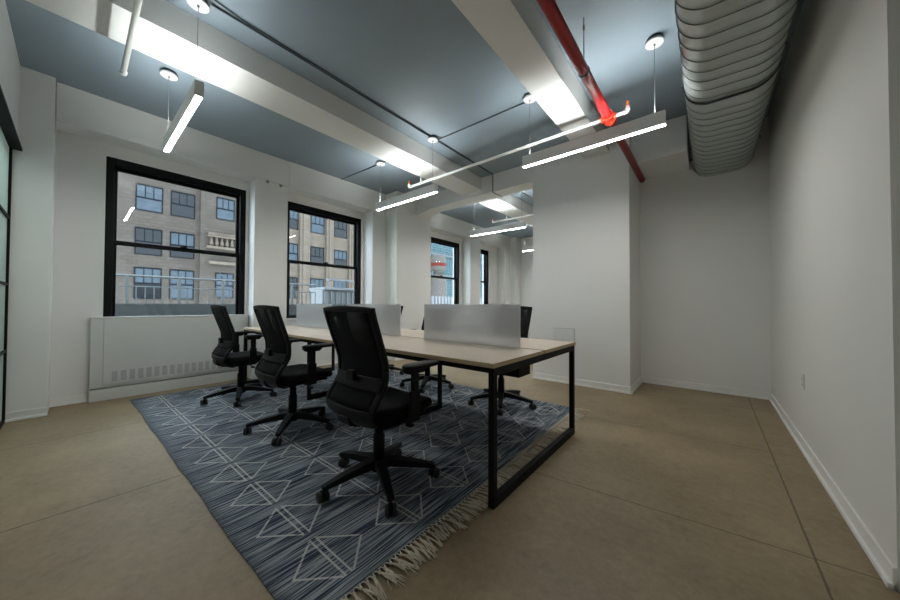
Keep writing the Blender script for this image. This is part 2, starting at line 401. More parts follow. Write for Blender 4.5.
# baseboards: face plus a light shoe moulding
def base(name, a, b_, nrm):
    m_ = MB(); ax, ay = a; bx, by = b_; nx, ny = nrm
    m_.box((ax, ay, 0), (bx+nx*.012, by+ny*.012, .085)); m_.box((ax, ay, 0), (bx+nx*.026, by+ny*.026, .022))
    m_.build(name, trim_m, bevel=.003, kind='structure')
base('baseboard_right', (XR, 2.05), (XR, YB), (-1, 0))
base('baseboard_right_near', (XR+.07, YL), (XR+.07, 2.02), (-1, 0))
base('baseboard_back', (-.775, YB), (XR, YB), (0, -1))
base('baseboard_column', (-2.07, 4.46), (-.775, 4.46), (0, -1))
base('baseboard_column_side', (-.775, 4.434), (-.775, YB), (1, 0))
base('baseboard_left', (XW, -.16), (XW, .10), (1, 0))
base('baseboard_corner', (-5.02, YL-.05), (-5.02, -.16), (1, 0))
base('baseboard_window', (XW, 2.135), (XW, 3.72), (1, 0))
base('baseboard_far', (-4.88, YF), (-2.07, YF), (0, -1))

# windows
def window(i, y0, y1, white=False):
    r = root('window_%d' % i, (XW, y0, WZ0))
    W = y1-y0; Hh = WZ1-WZ0; fm = frame_m
    mb = MB(); d0, d1 = -.005, -.13
    mb.box((d0,0,0),(d1,.07,Hh)); mb.box((d0,W-.07,0),(d1,W,Hh)); mb.box((d0,.07,Hh-.085),(d1,W-.07,Hh)); mb.box((d0,.07,0),(d1,W-.07,.02))
    mb.build('window_frame', fm, r, bevel=.004)
    zm = 1.83-WZ0
    for nm, xa, za, zb in (('upper_sash', -.085, zm-.022, Hh-.085), ('lower_sash', -.045, .02, zm+.022)):
        s = MB(); st = .028; bt = .03 if nm == 'lower_sash' else .044; tp = .035 if nm == 'upper_sash' else .044
        s.box((xa,.07,za),(xa-.035,.07+st,zb)); s.box((xa,W-.07-st,za),(xa-.035,W-.07,zb))
        s.box((xa,.07+st,za),(xa-.035,W-.07-st,za+bt)); s.box((xa,.07+st,zb-tp),(xa-.035,W-.07-st,zb))
        so = s.build(nm, fm, r, bevel=.003)
        g = MB(); xg = xa-.018
        g.box((xg-.003,.07+st-.005,za+bt-.005),(xg+.003,W-.07-st+.005,zb-tp+.005)); g.build('glass_pane', glass_m, so)
    l = MB(); l.box((-.045,W/2-.035,zm+.022),(-.015,W/2+.035,zm+.034)); l.box((-.04,W/2-.012,zm+.034),(-.02,W/2+.03,zm+.046)); l.build('sash_lock', fm, r)
    sl = MB(); sl.box((-.01,-.01,-.03),(.03,W+.01,0)); sl.build('window_sill', trim_m, r, bevel=.004)
for i, (a, b_) in enumerate(wins): window(i+1, a, b_)

# sliding glass door with black muntins, edge-on at the far left
d = root('door_1', (-5.02, -.42, 0))
t = MB(); t.box((0,.075,2.545),(2.04,-.05,2.568)); t.build('door_header', black_m, d)
fr = MB()
fr.box((0.0,-.02,0),(.03,.02,2.55)); fr.box((2.01,-.02,0),(2.04,.02,2.55)); fr.box((1.0,-.02,0),(1.04,.02,2.55)); fr.box((0,-.02,0),(2.04,.02,.03))
for z in (.66, 1.275, 1.89): fr.box((.02,-.018,z-.012),(2.02,.018,z+.012))
fr.build('door_frame', black_m, d)
g = MB(); g.box((.03,-.004,.03),(2.01,.004,2.55)); g.build('glass_pane', door_m, d)

# ------------------------------------------------------------------ radiator cover under the first window
rc = thing('radiator_cover', 'long white radiator cover with slotted grille under the leftmost window', 'radiator cover', (-5.30, .11, 0))
L = 1.565-.02
m_ = MB(); m_.box((-.075,0,.145),(0,L,.945)); m_.box((-.078,0,.93),(.008,L,.948)); m_.build('housing', cover_m, rc, bevel=.004)
m_ = MB(); m_.box((0,.10,.175),(.012,L-.03,.925)); m_.build('front_panel', cover_m, rc, bevel=.004)
gp = MB()
k = 0; y = .17
while y < L-.12:
    gp.box((.0121,y,.205),(.0155,y+.045,.322)); y += .072; k += 1
gp.build('grille', grille_m, rc)
m_ = MB(); m_.box((-.075,0,0),(.004,L,.128)); m_.build('plinth', cover_m, rc, bevel=.004)

# ------------------------------------------------------------------ rug
RA = math.radians(1.1)
rg = thing('area_rug', 'dark blue woven flat rug with pale diamond rows and cotton fringe', 'rug', (-1.045, .493, 0), RA)
p = MB()
NX, NY = 80, 58; RL, RW = 4.03, 2.93
def rz(i, j):
    e = 0
    if j in (0,): e = .0015*math.sin(i*.9)+.003*math.sin(i*.31)
    return e
top = []; 
for j in range(NY+1):
    for i in range(NX+1):
        top.append((-RL*i/NX, RW*j/NY + rz(i, j), .008 + .0015*math.sin(i*.7+j*.35)*math.sin(j*.5)))
bot = [(x, y, .0008) for x, y, z in top]
N = len(top); fs = []
for j in range(NY):
    for i in range(NX):
        a = j*(NX+1)+i; fs.append((a, a+NX+1, a+NX+2, a+1)); fs.append((N+a, N+a+1, N+a+NX+2, N+a+NX+1))
for i in range(NX):
    a = i; fs.append((a, a+1, N+a+1, N+a)); a = NY*(NX+1)+i; fs.append((a+1, a, N+a, N+a+1))
for j in range(NY):
    a = j*(NX+1); fs.append((a+NX+1, a, N+a, N+a+NX+1)); a += NX; fs.append((a, a+NX+1, N+a+NX+1, N+a))
p.add(top+bot, fs, 0, True)
p.build('woven_field', rug_m, rg)
fr = MB(); yy = .012
while yy < RW-.01:
    base_y = yy; ln = random.uniform(.085,.125); lean = random.uniform(-.03,.035)
    fr.lathe((.008, base_y, .009), [(.002,-.006),(.008,-.003),(.008,.003),(.002,.006)], 6, 'x')
    fr.tube([(-.012, base_y-.012, .008),(.008, base_y, .009)], .0028, 5); fr.tube([(-.012, base_y+.012, .008),(.008, base_y, .009)], .0028, 5)
    for s in range(6):
        a = random.uniform(-.012,.012); c = lean+random.uniform(-.02,.02)
        fr.tube([(.008, base_y, .009), (.008+ln*.35, base_y+a*.6+c*.3, .010+random.uniform(0,.006)), (.008+ln*.7, base_y+a+c*.8+random.uniform(-.006,.006), .006+random.uniform(0,.006)),
                 (.008+ln*random.uniform(.88,1.1), base_y+a*1.3+c, .004)], [.0032,.003,.0026,.0018], 4)
    yy += random.uniform(.027,.033)
fo = fr.build('fringe', fringe_m, rg, label='cream knotted cotton fringe'); fo['kind'] = 'stuff'

# ------------------------------------------------------------------ bench desk
D0, D1, DZ = -4.82, -.895, .785
dk = thing('bench_desk', 'long double bench desk with pale oak tops and black loop legs', 'desk', (D1, 1.44, 0))
LX = D0-D1
for y0, y1 in ((0, .655), (.685, 1.34)):
    mt = MB(); mt.box((LX+.002, y0+.002, DZ-.0245), (-.002, y1-.002, DZ))
    o = mt.build('table_top', wood_m, dk, bevel=.001)
    e = MB(); e.box((LX, y0, DZ-.025), (0, y0+.0021, DZ-.001)); e.box((LX, y1-.0021, DZ-.025), (0, y1, DZ-.001))
    e.box((-.0021, y0, DZ-.025), (0, y1, DZ-.001)); e.box((LX, y0, DZ-.025), (LX+.0021, y1, DZ-.001))
    e.build('edge_band', edge_m, o)
def loop(x, y0, y1, zb=.0095, tx=.036, ty=.036, hb=.056, ht=.046):
    m_ = MB(); zt = DZ-.026
    m_.box((x-tx, y0, zb), (x, y0+ty, zt)); m_.box((x-tx, y1-ty, zb), (x, y1, zt))
    m_.box((x-tx, y0+ty, zb), (x, y1-ty, zb+hb)); m_.box((x-tx, y0+ty, zt-ht), (x, y1-ty, zt))
    m_.build('leg_frame', black_m, dk, bevel=.002)
loop(-.004, .012, 1.322, .0005); loop(-1.29, .27, 1.06); loop(-2.625, .27, 1.06); loop(LX+.04, .012, 1.322)
for y in (.05, .52, .79, 1.25):
    m_ = MB(); m_.box((LX+.04, y, DZ-.066), (-.038, y+.04, DZ-.0255)); m_.build('support_rail', black_m, dk)
for cx in (-.62, -1.96, -3.3):
    m_ = MB(); z0 = DZ-.200
    m_.box((cx-.47,.58,z0),(cx+.47,.583,z0+.12)); m_.box((cx-.47,.58,z0),(cx+.47,.76,z0+.003)); m_.box((cx-.47,.757,z0),(cx+.47,.76,z0+.12))
    m_.box((cx-.47,.58,z0),(cx-.467,.76,z0+.174)); m_.box((cx+.467,.58,z0),(cx+.47,.76,z0+.174)); m_.box((cx-.35,.62,z0+.004),(cx+.1,.70,z0+.05))
    m_.build('cable_tray', black_m, dk)

# frosted screens standing in the gap
def screen(x0, x1, label):
    t = thing('desk_screen', label, 'desk divider', ((x0+x1)/2, 2.11, DZ), 0, None); W = (x1-x0)/2
    m_ = MB(); m_.box((-W,-.006,-.02),(W,.006,.322)); m_.build('screen_panel', screen_m, t, bevel=.002)
    for s in (-W*.62, W*.62):
        c = MB(); c.box((s-.02,-.011,-.03),(s+.02,.011,.012)); c.build('clamp', alu_m, t, bevel=.002)
screen(-2.07,-1.08,'frosted desk divider at the near end of the desk, right of the nearest front chair')
screen(-3.39,-2.41,'frosted desk divider in the middle of the desk, partly behind the nearest front chair')
screen(-4.72,-3.73,'frosted desk divider at the window end of the desk')
t = thing('acrylic_panel', 'small clear acrylic panel standing on the back right corner of the desk', 'desk panel', (-.985, 2.755, DZ))
m_ = MB(); m_.box((-.10,-.003,0),(.082,.003,.112)); m_.build('panel', acryl_m, t)
m_ = MB(); m_.box((.082,-.004,0),(.086,.004,.113)); m_.box((-.10,-.0035,.112),(.086,.0035,.1145)); m_.build('panel_edge', mat('acrylic_edge',(.35,.37,.36),.3), t)

# ------------------------------------------------------------------ task chair (origin on the floor under the gas column, faces +y)
def make_chair(label, group):
    ch = thing('task_chair', label, 'chair', (0,0,0), 0, group)
    # star base: five legs as one moulding
    sb = MB()
    sb.lathe((0,0,0), [(.030,.065),(.045,.07),(.048,.10),(.040,.135),(.034,.14)], 24)
    for k in range(5):
        a = 2*PI*k/5; c, s = math.cos(a), math.sin(a)
        P = lambda r, z: (r*c, r*s, z)
        sb.rbar([P(.02,.118),P(.08,.118),P(.20,.104),P(.31,.086),P(.345,.078)], [(.064,.052),(.060,.050),(.050,.040),(.040,.030),(.036,.026)])
    sb.build('star_base', plast_m, ch, bevel=.005)
    for k in range(5):
        a = 2*PI*k/5; c, s = math.cos(a), math.sin(a); R = .335
        cs = MB(); px, py = R*c, R*s
        cs.lathe((px,py,0), [(.007,.05),(.007,.08)], 10)
        sw = a + .9 + k*1.3; tx, ty = math.cos(sw), math.sin(sw); nx, ny = -ty, tx
        ox, oy = px+tx*.014, py+ty*.014
        cs.tube([(ox-nx*.010, oy-ny*.010, .030),(ox+nx*.010, oy+ny*.010, .030)], .027, 16)
        # hood
        cs.tube([(ox-nx*.0115, oy-ny*.0115, .036),(ox+nx*.0115, oy+ny*.0115, .036)], .026, 16)
        co = cs.build('caster', plast_m, ch)
        for sg in (-1, 1):
            wl = MB(); wl.lathe((0,0,0), [(.018,-.009),(.029,-.0065),(.030,0),(.029,.0065),(.018,.009)], 20, 'x')
            rot = Matrix.Rotation(math.atan2(ny, nx), 4, 'Z')
            wl.v = [tuple(rot @ Vector(v) + Vector((ox+nx*.021*sg, oy+ny*.021*sg, .030))) for v in wl.v]
            wl.build('wheel', cast_m, co)
    gc = MB(); gc.lathe((0,0,0), [(.037,.13),(.035,.29),(.027,.292),(.026,.40)], 20); gc.build('gas_column', black_m, ch)
    # mechanism and levers
    me = MB(); me.box((-.085,-.12,.385),(.085,.12,.425)); me.box((-.045,-.20,.395),(.045,-.10,.425)); me.lathe((.0,.0,0), [(.04,.37),(.045,.39)], 16)
    me.build('tilt_mechanism', plast_m, ch, bevel=.006)
    lv = MB(); lv.tube([(.06,.04,.40),(.17,.05,.395),(.215,.05,.385)], .006, 8); lv.box((.20,.035,.375),(.245,.065,.392)); lv.build('lever', plast_m, ch, bevel=.003)
    kn = MB(); kn.lathe((-.16,.03,.40), [(.016,-.03),(.020,-.025),(.020,.02),(.016,.025)], 12, 'x'); kn.tube([(-.15,.03,.40),(-.07,.03,.405)], .006, 8); kn.build('tension_knob', plast_m, ch)
    # seat cushion: rounded slab with a waterfall front
    def slab(W, y0, y1, z0, z1, drop, nn=28):
        q = MB(); rings = []
        cy, hy = (y0+y1)/2, (y1-y0)/2
        for (sc, z) in ((.80, z0),(.95, z0+.006),(1.0, z0+.025),(1.0, z1-.025),(.975, z1-.010),(.90, z1-.002),(.55, z1+.002),(.1, z1+.001)):
            ring = []
            for k in range(nn*2):
                a = 2*PI*k/(nn*2); c, s = math.cos(a), math.sin(a); e = .42
                x = W*sc*math.copysign(abs(c)**e, c); y = hy*sc*math.copysign(abs(s)**e, s)
                u = (y/hy)
                ring.append((x*(1-.07*max(0,-u)), cy+y, z - drop*max(0, u-.45)**2*2.2 + .012*(x/W)**2))
            rings.append(ring)
        m2 = nn*2; vs = [v for r_ in rings for v in r_]; fs = []
        for i in range(len(rings)-1):
            for k in range(m2): fs.append((i*m2+k, i*m2+(k+1)%m2, (i+1)*m2+(k+1)%m2, (i+1)*m2+k))
        fs.append(tuple(reversed(range(m2)))); fs.append(tuple((len(rings)-1)*m2+k for k in range(m2)))
        return q.add(vs, fs, 0, True)
    slab(.245, -.19, .285, .437, .505, .035).build('seat', fabric_m, ch)
    slab(.225, -.18, .24, .415, .442, .02).build('seat_pan', plast_m, ch)
    # back: curved grid; outer cells become the frame, inner cells the net
    prof = [(1.072,-.262,.252),(1.05,-.258,.252),(1.0,-.243,.2515),(.95,-.226,.251),(.90,-.209,.250),(.85,-.191,.249),(.80,-.174,.247),(.76,-.162,.246),(.72,-.160,.244),(.685,-.159,.242),(.65,-.164,.240),
            (.615,-.184,.240),(.58,-.210,.240),(.55,-.230,.240),(.52,-.245,.238),(.49,-.248,.230),(.46,-.238,.212),(.43,-.212,.182),(.405,-.160,.145),(.39,-.125,.11)]
    us = [-1,-.94,-.86,-.72,-.55,-.35,-.12,.12,.35,.55,.72,.86,.94,1]
    nu, nv = len(us), len(prof)
    prof = [(z, y+.03, hw) for z, y, hw in prof]
    V = []
    for (z, y, hw) in prof:
        for u in us:
            arch = .012*(1-u*u) if z > 1.06 else 0
            V.append((u*hw, y - .030*(1-u*u) , z + arch))
    def cells(cond, off=0):
        q = MB(); idx = {}; vs = []; fs = []
        for i in range(nv-1):
            for j in range(nu-1):
                if cond(i, j):
                    ff = []
                    for a in ((i,j),(i+1,j),(i+1,j+1),(i,j+1)):
                        if a not in idx:
                            idx[a] = len(vs); x, y, z = V[a[0]*nu+a[1]]; vs.append((x, y+off, z))
                        ff.append(idx[a])
                    fs.append(tuple(ff))
        return q.add(vs, fs, 0, True)
    side = lambda j: j < 2 or j >= nu-3
    cells(lambda i, j: side(j) or i == 0 or i >= 14).build('back_frame', plast_m, ch, solid=.022, bevel=.004)
    cells(lambda i, j: not side(j) and 0 < i < 14).build('mesh_back', net_m, ch, solid=.003)
    lb = cells(lambda i, j: 1 <= j < nu-2 and i in (9, 10), -.014).build('lumbar_support', plast_m, ch, solid=.012, bevel=.003)
    bk = MB(); bk.box((-.035,-.215,.66),(.035,-.185,.715)); bk.build('height_catch', plast_m, lb, bevel=.004)
    sp = MB(); sp.rbar([(0,-.10,.405),(0,-.17,.405),(0,-.235,.43),(0,-.252,.47)], [(.09,.03),(.10,.028),(.12,.024),(.12,.02)], side=(1,0,0)); sp.build('back_bracket', plast_m, ch, bevel=.004)
    # arms: T posts with pads
    for s in (-1, 1):
        ar = MB()
        ar.rbar([(s*.10,.03,.425),(s*.24,.03,.422),(s*.275,.03,.435)], [(.07,.018),(.065,.018),(.06,.03)])
        ar.rbar([(s*.283,.030,.425),(s*.285,.028,.55),(s*.285,.03,.60)], [(.026,.075),(.024,.068),(.026,.066)], side=(1,0,0))
        ar.rbar([(s*.285,.03,.59),(s*.285,.03,.715)], [(.018,.052),(.018,.052)], side=(1,0,0))
        ar.rbar([(s*.285,.03,.70),(s*.285,.03,.728)], [(.05,.11),(.06,.16)], side=(1,0,0))
        ao = ar.build('armrest', plast_m, ch, bevel=.004)
        pd = MB(); nn = 20; rings = []
        for (sc, z) in ((.88,.726),(1,.733),(1,.745),(.9,.752),(.4,.754)):
            ring = []
            for k in range(nn):
                a = 2*PI*k/nn; c, q_ = math.cos(a), math.sin(a); e = .55
                ring.append((s*.283+.045*sc*math.copysign(abs(c)**e, c), .085+.135*sc*math.copysign(abs(q_)**e, q_), z))
            rings.append(ring)
        vs = [v for r_ in rings for v in r_]; fs = []
        for i in range(len(rings)-1):
            for k in range(nn): fs.append((i*nn+k, i*nn+(k+1)%nn, (i+1)*nn+(k+1)%nn, (i+1)*nn+k))
        fs.append(tuple(reversed(range(nn)))); fs.append(tuple((len(rings)-1)*nn+k for k in range(nn)))
        pd.add(vs, fs, 0, True); pd.build('arm_pad', plast_m, ao)
    return ch
CH = .0096
def set_base(ch, ang):
    for o in COL.objects:
        if o.parent == ch and o.name.split('.')[0] in ('star_base','caster'): o.rotation_euler = (0,0,math.radians(ang))
front_g, back_g = 'task chairs on the near side of the desk', 'task chairs on the far side of the desk'
c3 = make_chair('nearest black mesh office chair, near side of the desk, closest to the camera', front_g)
spots = [((-2.84,1.243), 0, 31, 'middle one of the three black mesh office chairs on the desk\'s near side', front_g),
         ((-4.18,1.24), 0, 51, 'near-side black mesh office chair nearest the window, beside the radiator cover', front_g),
         ((-1.77,3.01), PI, 11, 'black mesh office chair on the far side, at the near right end of the desk', back_g),
         ((-2.93,3.05), PI, 15, 'black mesh office chair mid far side, behind the nearest divider', back_g),
         ((-3.98,3.08), PI, 33, 'black mesh office chair far side, nearest the windows, mostly hidden', back_g)]
others = [dup(c3, (x, y, CH), rz, lab, g) for (x, y), rz, ba, lab, g in spots]
c3.location = (-1.588, 1.222, CH); c3['group'] = front_g
set_base(c3, 45)
for o, (xy, rz_, ba, l_, g_) in zip(others, spots): set_base(o, ba - (180 if rz_ else 0))

# ------------------------------------------------------------------ pendant lights
def make_pendant(label):
    p = thing('pendant_light', label, 'pendant light', (0,0,2.60), 0, 'linear pendant lights')
    HL = .64; W = .027
    m_ = MB(); m_.box((-HL,-W,.006),(HL,-W+.004,.112)); m_.box((-HL,W-.004,.006),(HL,W,.112)); m_.box((-HL,-W,0.001),(-HL+.004,W,.114)); m_.box((HL-.004,-W,0.001),(HL,W,.114))
    m_.box((-HL+.004,-W+.004,.05),(HL-.004,W-.004,.054)); m_.box((-HL,-W,0),(HL,-W+.008,.006)); m_.box((-HL,W-.008,0),(HL,W,.006))
    m_.build('housing', alu_m, p)
    m_ = MB(); m_.box((-HL+.004,-W+.008,.0),(HL-.004,W-.008,.008)); m_.build('diffuser', lamp_m, p, label='glowing white strip')
    m_ = MB(); m_.box((-HL+.02,-W+.006,.080),(HL-.02,W-.006,.086)); m_.build('uplight_strip', lampup_m, p)
    for s in (-.565, .565):
        m_ = MB(); m_.tube([(s,0,.054),(s,0,CZ-2.60-.05)], .0022, 6); m_.build('suspension_cable', cable_m, p)
        c = MB(); c.lathe((s,0,CZ-2.60), [(.064,-.046),(.067,-.044),(.067,-.030)], 28)
        co = c.build('canopy', white_m, p, label='round white ceiling canopy')
        c = MB(); c.lathe((s,0,CZ-2.60), [(.056,-.0295),(.056,-.0005)], 28); c.build('canopy_spacer', conduit_m, co)
        c = MB(); c.lathe((s,0,CZ-2.60), [(.007,-.062),(.008,-.0465)], 10); c.build('cable_gland', cable_m, co)
    return p
p1 = make_pendant('linear pendant light hanging in front of the leftmost window, pointing away from camera')
more = [((-3.42,3.05),'linear pendant light over the far middle of the room, in front of the left column'),
        ((-.91,3.10),'large linear pendant light at upper right, crossing below the red pipe'),
        ((-3.35,5.50),'small linear pendant light beyond the cross beam, first in the far bay'),
        ((-3.35,7.92),'tiny linear pendant light furthest away, beside the end wall, half hidden by the column')]
for (x, y), lab in more: dup(p1, (x, y, 2.60), 0, lab)
p1.location = (-3.465, .55, 2.60)

# ------------------------------------------------------------------ sprinkler pipes
PZ = 2.93
mn = thing('sprinkler_main', 'red sprinkler main pipe running under the ceiling to the back wall', 'pipe', (-.745, 3.3, PZ))
m_ = MB(); m_.tube([(0,-3.64,0),(0,YB-3.3,0)], .040, 20); m_.build('pipe', red_m, mn)
for (yy, zz) in ((-.78,0),): 
    m_ = MB(); m_.lathe((0,yy,0), [(.044,-.012),(.044,.012)], 20, 'y'); m_.tube([(0,yy,.042),(0,yy,.055)], .010, 8); m_.build('pipe_clamp', rod_m, mn)
    m_ = MB(); m_.tube([(0,yy,.05),(0,yy,CZ-PZ)], .0045, 8); m_.tube([(0,yy,.33),(0,yy,.37)], .009, 8); m_.tube([(0,yy,.05),(0,yy,.075)], .009, 8); m_.build('hanger_rod', rod_m, mn)
m_ = MB(); m_.lathe((0,0,0), [(.047,-.062),(.052,-.06),(.052,-.045),(.047,-.043),(.047,.043),(.052,.045),(.052,.06),(.047,.062)], 20, 'y')
m_.lathe((0,0,0), [(.030,.04),(.034,.062),(.030,.064)], 16, 'x'); m_.lathe((0,0,0), [(.030,-.064),(.034,-.062),(.030,-.04)], 16, 'x')
m_.build('mechanical_tee', mat('lit_red_paint', (.78,.05,.02), .3), mn, label='red tee coupling in a lamplit orange-red')  # lamplight on the red is put into this brighter, more orange colour
def branch(x0, x1, y, label, right_head=True, left_head=True, rod=None):
    t = thing('sprinkler_pipe', label, 'pipe', (x1, y, PZ), 0, 'white sprinkler branch pipes'); q = x0-x1
    m_ = MB(); m_.tube([(q,0,0),(0,0,0)], .0175, 14)
    m_.build('pipe', white_m, t)
    def head(x, s):
        m_ = MB(); m_.tube([(x-s*.02,0,0),(x,0,0),(x+s*.012,0,.004),(x+s*.017,0,.015),(x+s*.018,0,.032)], .022, 12); m_.tube([(x+s*.018,0,.03),(x+s*.018,0,.05)], .016, 10)
        e = m_.build('elbow', white_m, t)
        m_ = MB(); m_.lathe((x+s*.018,0,0), [(.012,.05),(.014,.06),(.009,.07),(.006,.085),(.014,.09),(.014,.095),(.004,.098)], 12); m_.build('sprinkler_head', orange_m, e)
    if left_head: head(q, -1)
    if right_head: head(.0, 1)
    if rod is not None:
        m_ = MB(); m_.tube([(rod-x1,0,.0),(rod-x1,0,3.14-PZ)], .004, 8); m_.tube([(rod-x1,0,.015),(rod-x1,0,.075)], .010, 8); m_.build('hanger_rod', white_m, t)
        m_ = MB(); m_.lathe((rod-x1,0,0), [(.021,-.01),(.021,.01)], 14, 'x'); m_.build('pipe_clamp', white_m, t)
    return t
branch(-3.57, -.795, 3.30, 'long white sprinkler branch pipe from the red main toward the left column', right_head=False, rod=-3.33)
t = branch(-.695, -.60, 3.30, 'short white sprinkler stub with elbow, on the right side of the red pipe', left_head=False)
t = thing('sprinkler_pipe', 'white sprinkler pipe at upper left, its plain end pointing at the leftmost window', 'pipe', (-.745, .226, 3.015), 0, 'white sprinkler branch pipes')
m_ = MB(); m_.tube([(-2.96,0,0),(-.02,0,0)], .0175, 14); m_.build('pipe', white_m, t)
m_ = MB(); m_.lathe((-2.97,0,0), [(.021,-.02),(.023,-.015),(.023,.012),(.019,.016)], 14, 'x'); m_.build('end_cap', white_m, t)
branch(-3.66, -2.08, 5.88, 'small white sprinkler branch pipe in the far bay beyond the cross beam', right_head=False, rod=-3.33)

# ------------------------------------------------------------------ spiral duct
dt = thing('air_duct', 'large oval spiral galvanised air duct hanging at upper right, entering the back wall', 'air duct', (.134, 3.3, 3.02))
m_ = MB(); HW, HH, R_ = .280, .232, .17; per = []
seg = 10
for cx, cz, a0 in ((HW-R_, HH-R_, 0), (-(HW-R_), HH-R_, 90), (-(HW-R_), -(HH-R_), 180), (HW-R_, -(HH-R_), 270)):
    for k in range(seg+1):
        a = math.radians(a0+90*k/seg); per.append((cx+R_*math.cos(a), cz+R_*math.sin(a), math.cos(a), math.sin(a)))
acc = [0]
for i in range(1, len(per)): acc.append(acc[-1]+math.hypot(per[i][0]-per[i-1][0], per[i][1]-per[i-1][1]))
tot = acc[-1]+math.hypot(per[0][0]-per[-1][0], per[0][1]-per[-1][1])
Y0, Y1 = -3.60, YB-3.3+.02; PIT = .125; ny = int((Y1-Y0)/(PIT/10)); np_ = len(per)
vs = []; fs = []
for j in range(ny+1):
    y = Y0+(Y1-Y0)*j/ny
    for i, (x, z, nx, nz) in enumerate(per):
        ph = ((y/PIT - acc[i]/tot) % 1.0); dph = min(ph, 1-ph)
        o = .0065*math.exp(-(dph/.075)**2)
        vs.append((x+nx*o, y, z+nz*o))
for j in range(ny):
    for i in range(np_): fs.append((j*np_+i, j*np_+(i+1)%np_, (j+1)*np_+(i+1)%np_, (j+1)*np_+i))
m_.add(vs, fs, 0, True); m_.build('duct_body', duct_m, dt)
sm = MB(); pts = []; nturn = (Y1-Y0)/PIT; tt = 0
total = int(nturn*np_)
for q in range(int(.5*np_), total):
    i = q % np_; y = PIT*(q//np_ + acc[i]/tot) + math.ceil(Y0/PIT)*PIT
    if y > Y1-.02: break
    x, z, nx, nz = per[i]; pts.append((x+nx*.0068, y, z+nz*.0068))
sm.tube(pts, .0042, 5); sm.build('spiral_seam', mat('seam_steel_shaded', (.32,.34,.33), .5, metal=.3), dt)  # darker steel tone stands for the shadow along the duct's seam grooves
def strap(y, w_, th, name, mt):
    q = MB(); vs = []; fs = []
    for yy in (y-w_/2, y+w_/2):
        for (x, z, nx, nz) in per: vs.append((x+nx*.0075, yy, z+nz*.0075))
    for (yy) in (y-w_/2, y+w_/2):
        for (x, z, nx, nz) in per: vs.append((x+nx*(.0075+th), yy, z+nz*(.0075+th)))
    n = np_
    for i in range(n):
        k = (i+1)%n
        fs += [(2*n+i, 2*n+k, 3*n+k, 3*n+i), (i, n+i, n+k, k), (i, k, 2*n+k, 2*n+i), (n+i, 3*n+i, 3*n+k, n+k)]
    q.add(vs, fs, 0, False); return q.build(name, mt, dt)
strap(.03, .022, .006, 'hanger_strap', strap_m)
strap(.075, .05, .004, 'joint_collar', duct_m)
strap(-2.4, .022, .006, 'hanger_strap', strap_m)
for (x, y, zb) in ((-.305,.03,-.02),(.309,.03,.03),(-.305,1.62,-.09),(.309,1.62,.0),(-.305,-2.4,-.02),(.309,-2.4,.03)):
    q = MB(); q.tube([(x,y,zb),(x,y,CZ-3.02)], .0045, 8); q.tube([(x,y,zb-.012),(x,y,zb+.012)], .011, 6)
    q.box((min(x, x+(-.0 if x<0 else -.02)), y-.012, zb-.003), (max(x, x+(.022 if x<0 else 0)), y+.012, zb+.003)); q.build('hanger_rod', rod_m, dt)

# ------------------------------------------------------------------ conduits
def conduit(paths, label, r=.008):
    x, y, z = paths[0][0]
    q = MB()
    for pth in paths: q.tube(pth, r, 8)
    for pth in paths:
        for pt in (pth[0], pth[-1]): pass
    o = q.build('conduit', conduit_m, loc=(x, y, z)); tag(o, label, 'conduit'); return o
cz = CZ-.009
conduit([[(-2.86,.62,cz),(-2.86,4.57,cz),(-2.86,4.571,3.05),(-2.86,4.575,3.046),(-2.86,4.89,3.046),(-2.86,4.89,3.06),(-2.86,4.89,3.34),(-2.86,4.91,cz),(-2.86,9.5,cz)]],
        'long dark conduit running along the ceiling and wrapping under the cross beam')
conduit([[(-2.80,.50,cz),(-2.80,.60,cz),(-2.83,.80,cz),(-2.842,4.56,cz)]], 'second thin dark conduit on the ceiling beside the long one', .005)
conduit([[(-2.84,3.13,cz),(-1.54,3.16,cz)]], 'dark conduit on the ceiling linking the middle canopies toward the right pendant')
conduit([[(-5.08,3.03,cz),(-3.99,3.08,cz),(-3.55,3.09,cz)]], 'dark conduit on the ceiling between the window fascia and the left beam')
conduit([[(-1.48,3.16,cz),(-1.34,3.17,cz)]], 'short dark conduit stub beside the right beam', .006)

# small brackets under the fascia
for k, (y, z) in enumerate(((1.83,2.955),(2.02,2.95))):
    m_ = MB(); m_.box((-5.14,y-.018,z-.012),(-5.10,y+.018,z+.012)); m_.box((-5.13,y-.006,z-.03),(-5.118,y+.006,z-.01))
    o = m_.build('wall_bracket', cable_m, loc=(-5.14,y,z), bevel=.002)
    tag(o, ('left' if k == 0 else 'right')+' one of two small metal brackets high on the pier between the windows', 'bracket', 'small brackets on the window pier')

# outlet on the right wall
t = thing('wall_outlet', 'white wall outlet low on the right wall', 'outlet', (XR, 3.60, .52))
m_ = MB(); m_.box((-.006,-.038,-.06),(0,.038,.06)); m_.build('cover_plate', outlet_m, t, bevel=.003)
for z in (-.022, .022):
    m_ = MB(); m_.box((-.008,-.016,z-.014),(-.0055,.016,z+.014)); s_ = m_.build('socket', outlet_m, t, bevel=.002)
    m_ = MB(); m_.box((-.0086,-.009,z-.005),(-.0079,-.006,z+.006)); m_.box((-.0086,.006,z-.005),(-.0079,.009,z+.006)); m_.build('slots', slot_m, s_)

